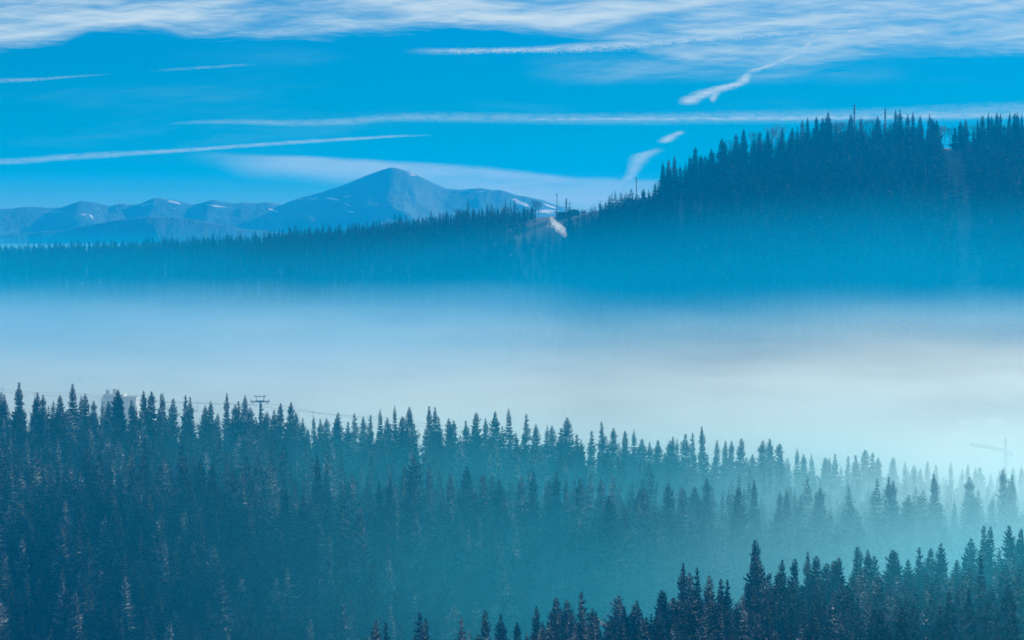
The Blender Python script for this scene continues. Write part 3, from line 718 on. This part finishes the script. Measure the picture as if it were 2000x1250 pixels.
def hill_fn(x, y):
    px = 1000 + F * x / y; cy = crest_y(px)
    if y > cy + 25 or px < 990: return None
    if px < 1100: return one(x, y, 13, 3.0, None, 5, 7, 6, clear=2.0) if y < cy - 150 and rng.random() < 0.6 else None
    if px < 1180 and y > cy - 120 and px < 1165 - 0.1 * (cy - y) and rng.random() < 0.85: return None
    zg = float(height(np.array([x]), np.array([y]))[0]); gp = proj(x, y, zg)
    # the ski run that drops from the notch
    c = np.interp(gp[1], [285, 330, 400, 520], [1858, 1862, 1872, 1893]); hw = np.interp(gp[1], [285, 330, 520], [20, 19, 26])
    hw = hw * (0.92 + 0.35 * clump(x, y, 14, 5.0))
    if abs(gp[0] - c) < hw and gp[1] > 281 and (rng.random() < 0.94 or gp[1] < 330): return None
    if 1318 < gp[0] < 1395 and 392 < gp[1] < 440 and rng.random() < 0.65: return None
    if 1435 < gp[0] < 1520 and 400 < gp[1] < 470 and rng.random() < 0.45: return None
    return one(x, y, 24, 3.5, env_hill if y > cy - 90 else None, 14, 9, 6, clear=3.0)
hill_spots = scatter(-20, 560, 2040, 2530, 9.5, hill_fn)
for (px, py) in FLANK:
    Y = crest_y(px) - (5 if py < 410 else 200 if py > 460 else 110)
    x, y, z = at(px, py, Y); zg = float(height(np.array([x]), np.array([y]))[0]); h = min(max(z - zg, 11), 26)
    hill_spots.append((x, y, z - h, h, 1.0, rng.uniform(0, 6), int(rng.integers(6))))
merge('hill_forest', hill_spots, TINYV, M_NEEDF, 'deep blue spruce forest covering the steep hill on the right')
LP = LEFT + [(float(x), float(y)) for x, y in ((0, 494), (60, 492), (120, 490), (165, 486), (220, 482), (300, 480), (380, 474), (450, 476), (520, 474), (560, 464), (620, 455))]
env_left = envelope(LP, 3)
def left_fn(x, y):
    px = 1000 + F * x / y; cy = crest_y(px)
    if px > 1052 or y > cy + 30 or (px > 1015 - 0.10 * (cy - y) + 26 * clump(x, y, 40, 2.0) and y < cy - 60): return None
    if float(height(np.array([x]), np.array([y]))[0]) < CZ - 66: return None
    if abs(px - 171) < 1.6: return None
    hm = np.interp(px, [0, 500, 800, 1000], [14, 15, 17, 20]) * (1 + 0.16 * clump(x, y, 30, 1.5))
    return one(x, y, hm, 2.6, env_left if y > cy - 60 else None, 8, 6, 6, (0.8, 1.05), clear=2.0)
left_spots = scatter(-640, 25, 2100, 3330, 10.0, left_fn)
for (px, py) in LEFT:
    Y = crest_y(px) - rng.uniform(0, 12); x, y, z = at(px, py, Y); zg = float(height(np.array([x]), np.array([y]))[0]); h = min(max(z - zg, 10), 26)
    left_spots.append((x, y, z - h, h, 0.62 + h / 90, rng.uniform(0, 6), int(rng.integers(6))))
merge('ridge_forest', left_spots, TINYV, M_NEEDF, 'thin blue line of conifers along the low ridge on the left')
longs = [o['label'] for o in sc.objects if o.get('label') and len(o['label'].split()) > 16]; print('LONG', longs)
print('spots', len(mid_spots), len(fg_spots), len(hill_spots), len(left_spots), 'spruces', N_SPRUCE + len(pick) + len(low))

# ------------------------------------------------------------------ buildings, masts, lift, crane
def gz(x, y): return float(height(np.array([float(x)]), np.array([float(y)]))[0])
def apartment():
    Y = 1620; k = Y / F
    x, y, _ = at(222, 780, Y); zg = gz(x, y)
    t = empty('apartment_building', (x, y, zg), 'pale stepped apartment building with two rooftop boxes rising behind the spruces', 'building')
    zt = at(222, 778, Y)[2] - zg; zr = at(250, 777, Y)[2] - zg
    w = MB(); w.box(-25 * k, 20 * k, 0, 14, -2, zt); w.box(-21 * k, 20 * k, 0.2, 13, zt, zt + 2.2); w.build('wall', M_WALL, t)
    b = MB(); b.box(-17 * k, -11 * k, 3, 8, zt + 2.2, zt + 4.6); b.build('rooftop_box', M_WALL2, t)
    b = MB(); b.box(-3.5 * k, 3.5 * k, 3, 8, zt + 2.2, zt + 5.2); b.build('rooftop_box', M_WALL2, t)
    b = MB(); b.box(20 * k + .01, 44 * k, -1, 13, -2, zr); b.build('side_wing', M_WALL2, t)
    b = MB(); b.box(19.5 * k, 44.6 * k, -1.3, 13.3, zr, zr + 0.5); b.build('roof', M_ROOF, t)
    for j in range(5):
        for i in range(5):
            m = MB(); xx = -22 * k + i * 8.6 * k; m.box(xx, xx + 1.3, -0.06, 0.05, zt - 3.2 - j * 3.1, zt - 1.6 - j * 3.1); m.build('window', M_GLASS, t)
apartment()
def pylon():
    Y = 1385; k = Y / F
    x, y, z = at(508, 787, Y); zg = gz(x, y); h = z - zg
    t = empty('lift_pylon', (x, y, zg), 'blue-grey ski lift pylon head sticking up above the middle ridge', 'pylon')
    m = MB(); m.bar((0, 0, -1), (0, 0, h + 0.2), 0.55, 0.38, 10); m.build('mast', M_STEEL, t)
    m = MB(); m.box(-4.7, 4.7, -0.30, 0.30, h + 0.25, h + 0.75); m.bar((-4.4, 0, h + 0.4), (-1.6, 0, h + 1.5), 0.12); m.bar((4.4, 0, h + 0.4), (1.6, 0, h + 1.5), 0.12); m.box(-1.9, 1.9, -0.2, 0.2, h + 0.75, h + 1.2); m.build('crossarm', M_STEEL, t)
    m = MB()
    for s in (-1, 1): m.bar((s * 1.5, 0, h + 1.2), (s * 2.3, 0, h + 3.6), 0.16); m.bar((s * 1.5, 0, h + 2.9), (s * 2.9, 0, h + 3.9), 0.14)
    m.bar((-2.5, 0, h + 3.2), (2.5, 0, h + 3.2), 0.15); m.build('lifting_frame', M_STEEL, t)
    for s in (-1, 1):
        m = MB()
        m.box(s * 4.3 - 0.08, s * 4.3 + 0.08, -2.4, 2.4, h + 0.9, h + 1.1)
        for j in range(6): m.bar((s * 4.3 - 0.12, -2.1 + j * 0.84, h + 1.25), (s * 4.3 + 0.12, -2.1 + j * 0.84, h + 1.25), 0.26, 0.26, 10)
        m.build('sheave_train', M_DARKST, t)
        m = MB(); m.box(s * 3.6 - 0.25, s * 3.6 + 0.25, -2.2, 2.2, h - 0.25, h - 0.17)
        for j in range(3): m.bar((s * 3.6, -2 + 2 * j, h - 0.2), (s * 3.6, -2 + 2 * j, h + 0.3), 0.05)
        m.build('catwalk', M_DARKST, t)
pylon()
def cable(pts, label, r=0.05):
    mb = MB(); P = []
    for (a, b_) in zip(pts, pts[1:]):
        for j in range(10):
            t = j / 10; P.append((a[0] + (b_[0] - a[0]) * t, a[1] + (b_[1] - a[1]) * t, a[2] + (b_[2] - a[2]) * t - 1.2 * 4 * t * (1 - t)))
    P.append(pts[-1])
    for p, q in zip(P, P[1:]): mb.bar(p, q, r, r, 5)
    o = mb.build('lift_cable', M_DARKST); tag(o, label, 'cable', 'cables of the ski lift'); return P
def cpt(px, py): return at(px, py, 1385)
c1 = cable([cpt(-60, 752), cpt(150, 768), cpt(478, 789), cpt(760, 815), cpt(1010, 843)], 'upper cable of the ski lift running down over the middle ridge')
c2 = cable([cpt(-60, 757), cpt(150, 773), cpt(537, 790), cpt(760, 821), cpt(1010, 852)], 'lower cable of the ski lift running down over the middle ridge')
HL = [(6, 758, 'thin T-shaped lift hanger at the far left end of the cable'), (67, 768, 'thin T-shaped lift hanger left of the short double-topped spruce'), (385, 784, 'thin lift hanger between the building and the pylon'), (611, 804, 'thin T-shaped lift hanger above the low gap right of the pylon'), (843, 826, 'thin lift hanger on the cable near the central twin spruces')]
for (px, py, lab) in HL:
    x, y, z = at(px, py, 1385)
    m = MB(); m.bar((0, 0, -4.5), (0, 0, 0), 0.07); m.bar((-0.8, 0, 0), (0.8, 0, 0), 0.06); m.box(-0.5, 0.5, -0.2, 0.2, -4.8, -4.5)
    tag(m.build('lift_hanger', M_DARKST, None, (x, y, z)), lab, 'lift hanger', 'hangers on the lift cable')
def crane():
    Y = 1535; k = Y / F
    x, y, z = at(1964, 884, Y); zg = gz(x, y); h = z - zg
    t = empty('tower_crane', (x, y, zg), 'faint tower crane with a long sloping jib standing in the mist at the right', 'crane')
    m = MB(); m.lattice((0, 0, -1), (0, 0, h), 1.5, 1.5, 2.0, 0.19); m.build('tower', M_CRANE, t)
    m = MB(); m.lattice((0, 0, h), (0, 0, h + 7.6), 0.8, 0.8, 1.5, 0.18); m.build('peak', M_CRANE, t)
    jt = (-71 * k, 0, h + 4.0)
    m = MB(); m.lattice((-1, 0, h + 0.8), jt, 1.1, 1.2, 1.6, 0.15, tri=True); m.build('jib', M_CRANE, t)
    m = MB(); m.lattice((1, 0, h + 0.4), (14 * k, 0, h - 0.6), 1.1, 0.5, 1.2, 0.15); m.build('counter_jib', M_CRANE, t)
    m = MB(); m.box(8 * k, 13 * k, -0.7, 0.7, h - 2.8, h - 0.6); m.build('counterweight', M_WALL2, t)
    m = MB(); m.box(0.9, 2.3, -0.9, 0.7, h - 2.0, h + 0.3); m.build('cab', M_WALL, t)
    m = MB(); m.bar((0, 0, h + 7.5), (-40 * k, 0, h + 4.0), 0.05); m.bar((0, 0, h + 7.5), (12 * k, 0, h - 0.2), 0.05); m.build('tie_bar', M_DARKST, t)
    m = MB(); hx = -57 * k; m.bar((hx, 0, h + 3.0), (hx, 0, h - 2.0), 0.035); m.box(hx - .5, hx + .5, -.3, .3, h - 3.0, h - 2.0); m.bar((hx, 0, h - 3), (hx, 0, h - 3.8), 0.15, 0.05); m.build('hook_block', M_DARKST, t)
crane()
def house(px, py, Y, w, lab):
    for Y in range(1500, 1990, 5):                 # the slope it stands on
        x, y, z = at(px, py + 6, Y); zg = gz(x, y)
        if zg > z: break
    t = empty('house', (x, y, zg), lab, 'house', 'houses in the misty valley'); t.rotation_euler.z = 0.3 * (px % 3 - 1)
    m = MB(); m.box(-w / 2, w / 2, 0, w * 0.8, -2, w * 0.42); m.build('wall', M_WALL, t)
    m = MB(); a = w / 2 + 0.6; zz = w * 0.42
    m._add([(-a, -0.6, zz), (a, -0.6, zz), (a, w * 0.8 + .6, zz), (-a, w * 0.8 + .6, zz), (-a, w * 0.4, zz + w * 0.4), (a, w * 0.4, zz + w * 0.4)], [(0, 1, 5, 4), (2, 3, 4, 5), (0, 4, 3), (1, 2, 5), (0, 3, 2, 1)])
    m.build('roof', M_SNOW, t)
    for i in (-1, 1):
        m = MB(); m.box(i * w * 0.25 - .6, i * w * 0.25 + .6, -0.06, 0.06, 1.2, 2.6); m.build('window', M_GLASS, t)
house(1885, 835, 1900, 6, 'snow-roofed house faint in the mist, upper of two above the jib tip')
house(1877, 852, 1800, 6, 'snow-roofed house faint in the mist, lower of two above the jib tip')
house(1938, 834, 1900, 8, 'longer snow-roofed house faint in the mist left of the crane tower')
def lodge():
    Y = 2600; k = Y / F
    x, y, z = at(1108, 420, Y); zg = gz(x, y)
    t = empty('mountain_lodge', (x, y, zg), 'dark low lodge with a rounded roof hump on the snowy saddle', 'building')
    zt = at(1108, 414, Y)[2] - zg
    m = MB(); m.box(-22 * k, 3 * k, 0, 12, -3, zt - 1); m.build('wall', M_WOOD, t)
    m = MB(); m.box(-23 * k, 3.4 * k, -1, 13, zt - 1, zt); m.build('flat_roof', M_ROOF, t)
    m = MB(); n = 9; vs = []
    for j in range(n + 1):
        a = math.pi * j / n; vs.append((12 * k - 13 * k * math.cos(a), zt - 2.0 + 9.5 * k * math.sin(a) ** 0.8))
    P = [(v[0], 0, v[1]) for v in vs] + [(v[0], 16, v[1]) for v in vs]
    m._add(P, [(j, j + 1, n + 2 + j, n + 1 + j) for j in range(n)] + [tuple(range(n, -1, -1)), tuple(range(n + 1, 2 * n + 2))]); m.build('rounded_roof', M_ROOF, t)
    m = MB(); m.box(-1 * k, 25 * k, 0.4, 15.6, -4, zt - 2.0); m.build('hall', M_WOOD, t)
    for j in range(5):
        m = MB(); m.box(-20 * k + j * 2.3, -20 * k + j * 2.3 + 1.2, -0.07, 0.05, zt - 3.0, zt - 1.8); m.build('window', M_GLASS, t)
    x, y, z = at(1140, 417, Y)
    zg = gz(x, y); t = empty('hut', (x, y, zg), 'tiny faded red hut in the snow right of the lodge', 'hut')
    m = MB(); m.box(-2.2, 2.2, 0, 3, -1.5, 1.6); m.build('wall', M_RED, t)
    m = MB(); m._add([(-2.6, -.4, 1.6), (2.6, -.4, 1.6), (2.6, 3.4, 1.6), (-2.6, 3.4, 1.6), (-2.6, 1.5, 2.8), (2.6, 1.5, 2.8)], [(0, 1, 5, 4), (2, 3, 4, 5), (0, 4, 3), (1, 2, 5), (0, 3, 2, 1)]); m.build('roof', M_SNOW, t)
lodge()
def mast(px, ptop, lab, kind, cat, Y=None):
    Y = Y or crest_y(px); x, y, z = at(px, ptop, Y); zg = gz(x, y); h = z - zg
    t = empty(kind, (x, y, zg), lab, cat)
    if kind == 'floodlight_mast':
        m = MB(); m.bar((0, 0, -1), (0, 0, h), 0.48, 0.34, 8); m.build('pole', M_DARKST, t)
        m = MB(); m.box(-1.3, 0.4, -0.3, 0.3, h - 0.7, h + 0.1); m.build('lamp_head', M_DARKST, t)
    else:
        m = MB(); m.lattice((0, 0, -1), (0, 0, h - 3), 0.9, 0.9, 1.2, 0.16); m.bar((0, 0, 0), (0, 0, h - 1), 0.22, 0.16, 8); m.build('tower', M_DARKST, t)
        for j, (zz, r) in enumerate(((h - 9, 0.75), (h - 5.5, 0.8), (h - 2.6, 0.6))):
            for a in (0.4, 2.5, 4.6):
                m = MB(); cx, cy = math.cos(a) * r, math.sin(a) * r
                m.box(cx - 0.22, cx + 0.22, cy - 0.22, cy + 0.22, zz, zz + 2.2); m.bar((0, 0, zz + 1), (cx, cy, zz + 1), 0.06); m.build('antenna_panel', M_STEEL, t)
        m = MB(); m.bar((0, 0, h - 1), (0, 0, h), 0.12, 0.05, 6); m.build('tip_rod', M_DARKST, t)
mast(1088, 379, 'thin lamp pole at the left end of the lodge', 'floodlight_mast', 'lamp pole', 2596)
mast(1106, 387, 'thick antenna mast rising from the middle of the lodge', 'antenna_mast', 'mast', 2597)
mast(1243, 347, 'lone thin lamp pole among the small spruces right of the saddle', 'floodlight_mast', 'lamp pole')
mast(1669, 203, 'tallest antenna mast rising above the hilltop spruces', 'antenna_mast', 'mast')
mast(1729, 211, 'shorter antenna mast with a thick head on the hilltop', 'antenna_mast', 'mast')

# ------------------------------------------------------------------ haze, mist, fog, smoke
HAZE_C = (0.0, 0.42, 0.975)
def box_obj(name, x0, x1, y0, y1, z0, z1, mat):
    m = MB(); m.box(x0, x1, y0, y1, z0, z1); return m.build(name, mat)
tag(box_obj('haze', -5000, 5000, -520, 9500, CZ - 240, CZ + 165, volume_mat('haze_air', HAZE_C, 0.00014, (0.20, 0.1, 0.0))), kind='stuff')
def graded_volume(name, col, aniso, dens_fn):
    """fog that thins out smoothly: density as a function of where it hangs in the valley"""
    m = volume_mat(name, col, 0.001, aniso=aniso); nt = m.node_tree; b = NB(nt)
    geo = nt.nodes.new('ShaderNodeTexCoord'); sep = nt.nodes.new('ShaderNodeSeparateXYZ')
    nt.links.new(geo.outputs['Object'], sep.inputs[0])
    x, y, z = sep.outputs; z = b.sub(z, CZ)
    v = [n for n in nt.nodes if n.type == 'PRINCIPLED_VOLUME'][0]
    nt.links.new(dens_fn(b, x, y, z), v.inputs['Density'])
    return m
def und(b, x, y, sx, sy, amp, seed):
    return b.mul(b.sub(b.noise(b.xyz(b.div(x, sx), b.div(y, sy), seed), 1.0, 2.0, 0.5), 0.5), amp)
def mist_d(b, x, y, z):
    zz = b.add(b.sub(z, b.m('MINIMUM', b.m('MAXIMUM', b.sub(b.mul(x, 0.085), 10.0), -22.0), 12.0)), und(b, x, y, 260.0, 500.0, 30.0, 1.0))
    d = b.add(b.ss(zz, 22.0, -40.0, 0.0, 0.0012), b.ss(zz, -15.0, -65.0, 0.0, 0.0010))
    d = b.mul(d, b.ss(zz, -98.0, -62.0))
    return b.mul(d, b.ss(y, 1450.0, 2050.0))
FOG_C = (0.845, 0.962, 0.965)
def fog_d(b, x, y, z):
    zz = b.add(z, b.add(und(b, x, y, 190.0, 380.0, 22.0, 4.0), und(b, x, y, 55.0, 120.0, 11.0, 6.0)))
    zz = b.add(zz, b.mul(b.mul(b.ss(x, -20.0, 70.0), b.ss(x, 200.0, 120.0)), 5.0))       # the bank sags below the saddle
    d = b.add(b.add(b.ss(zz, -41.0, -60.0, 0.0, 0.0008), b.ss(zz, -58.0, -90.0, 0.0, 0.0013)), b.ss(zz, -78.0, -120.0, 0.0, 0.0040))
    d = b.mul(b.mul(d, b.ss(x, -460.0, 60.0, 0.55, 1.0)), b.mul(b.ss(y, 1400.0, 1620.0), b.ss(y, 3000.0, 2450.0)))
    wis = b.noise(b.xyz(b.div(x, 150.0), b.div(y, 260.0), b.div(z, 16.0)), 1.0, 3.0, 0.55)
    d = b.mul(d, b.ss(wis, 0.28, 0.72, 0.60, 1.4))
    side = b.mul(b.mul(b.ss(x, 20.0, 230.0), b.ss(y, 900.0, 1200.0)), b.mul(b.ss(zz, -84.0, -140.0, 0.0, 0.0074), b.ss(y, 1600.0, 1430.0)))
    return b.add(d, side)
def slope_d(b, x, y, z):
    zz = b.add(z, und(b, x, y, 60.0, 90.0, 24.0, 8.0))
    d = b.mul(b.ss(x, -170.0, 170.0, 0.0, 1.0), b.ss(b.add(zz, b.mul(x, 0.06)), -84.0, -150.0, 0.0, 0.0046))
    d2 = b.mul(b.ss(zz, -58.0, -120.0, 0.0, 0.0011), b.mul(b.ss(y, 960.0, 1200.0), b.ss(x, -330.0, -20.0, 0.15, 1.0)))
    d3 = b.mul(b.mul(b.ss(x, 50.0, 170.0), b.mul(b.ss(y, 580.0, 720.0), b.ss(y, 1020.0, 900.0))), b.ss(zz, -60.0, -108.0, 0.0, 0.0024))
    return b.add(d3, b.mul(b.add(d, d2), b.mul(b.ss(y, 800.0, 1130.0), b.ss(y, 1440.0, 1330.0))))
tag(box_obj('mist', -1300, 1300, 1440, 3720, CZ - 235, CZ + 58, graded_volume('thin_blue_mist', (0.0, 0.54, 0.94), 0.0, mist_d)), kind='stuff')
tag(box_obj('fog', -1290, 1290, 880, 3700, CZ - 232, CZ - 22, graded_volume('valley_fog', FOG_C, 0.4, fog_d)), kind='stuff')
tag(box_obj('mist', -330, 480, 590, 1570, CZ - 228, CZ - 58, graded_volume('slope_mist', (0.09, 0.74, 0.94), 0.2, slope_d)), kind='stuff')
tag(box_obj('fog', -2500, 2500, 3750, 7000, CZ - 230, CZ - 39, volume_mat('far_fog', (0.40, 0.78, 0.94), 0.0010, aniso=0.4)), kind='stuff')

def plume(px0, py0, Y, pts, dens, label, lump=0.55):
    """rising smoke: a closed lumpy body along a curved path; pts = (dx px, dy px, radius px)"""
    k = Y / F; x, y, z = at(px0, py0, Y); n = 18; V = []; Fc = []
    P = []
    for (a, b_) in zip(pts, pts[1:]):
        for j in range(5):
            t = j / 5; P.append([a[i] + (b_[i] - a[i]) * t for i in range(3)])
    P.append(pts[-1]); r = random.Random(int(px0))
    for i, (dx, dy, rad) in enumerate(P):
        for j in range(n):
            a = 2 * math.pi * j / n
            q = rad * k * (1 + lump * (math.sin(3 * a + i * 1.1) * 0.5 + math.sin(5 * a - i * 1.7) * 0.4 + r.uniform(-.5, .5)))
            V.append((dx * k + q * math.cos(a), q * math.sin(a) * 0.9, -dy * k + q * 0.25 * math.sin(2 * a + i)))
    m = len(P); V.append((P[0][0] * k, 0, -P[0][1] * k - 0.3)); V.append((P[-1][0] * k, 0, -P[-1][1] * k + 0.5))
    for i in range(m - 1):
        for j in range(n): Fc.append((i * n + j, i * n + (j + 1) % n, (i + 1) * n + (j + 1) % n, (i + 1) * n + j))
    for j in range(n): Fc.append((m * n, (j + 1) % n, j)); Fc.append((m * n + 1, (m - 1) * n + j, (m - 1) * n + (j + 1) % n))
    me = bpy.data.meshes.new('smoke'); me.from_pydata(V, [], Fc)
    me.materials.append(volume_mat('smoke_cloud', (0.97, 0.97, 0.97), dens, aniso=0.2))
    tag(link('smoke', me, None, (x, y, z)), label, 'smoke', kind='stuff')
plume(1105, 466, 2330, [(0, 0, 1.2), (-3, -6, 5), (-9, -14, 9), (-16, -23, 11), (-23, -31, 9), (-27, -38, 5), (-28, -45, 1.0)], 0.13, 'white smoke plume rising on the wooded flank below the lodge')
plume(1070, 447, 2330, [(0, 0, 0.8), (-1, -4, 2.5), (0, -9, 2.6), (2, -14, 0.8)], 0.09, 'thin detached wisp beside the white smoke plume')
plume(996, 503, 2330, [(0, 0, 1.0), (0, -3, 3.2), (3, -6, 3.0), (5, -9, 0.8)], 0.16, 'small white puff of smoke low on the left ridge')
plume(1106, 818, 1480, [(0, 0, 1.5), (0, -5, 5.0), (2, -11, 6.5), (3, -17, 2.0)], 0.06, 'faint pale puff above a pointed spruce of the middle ridge')
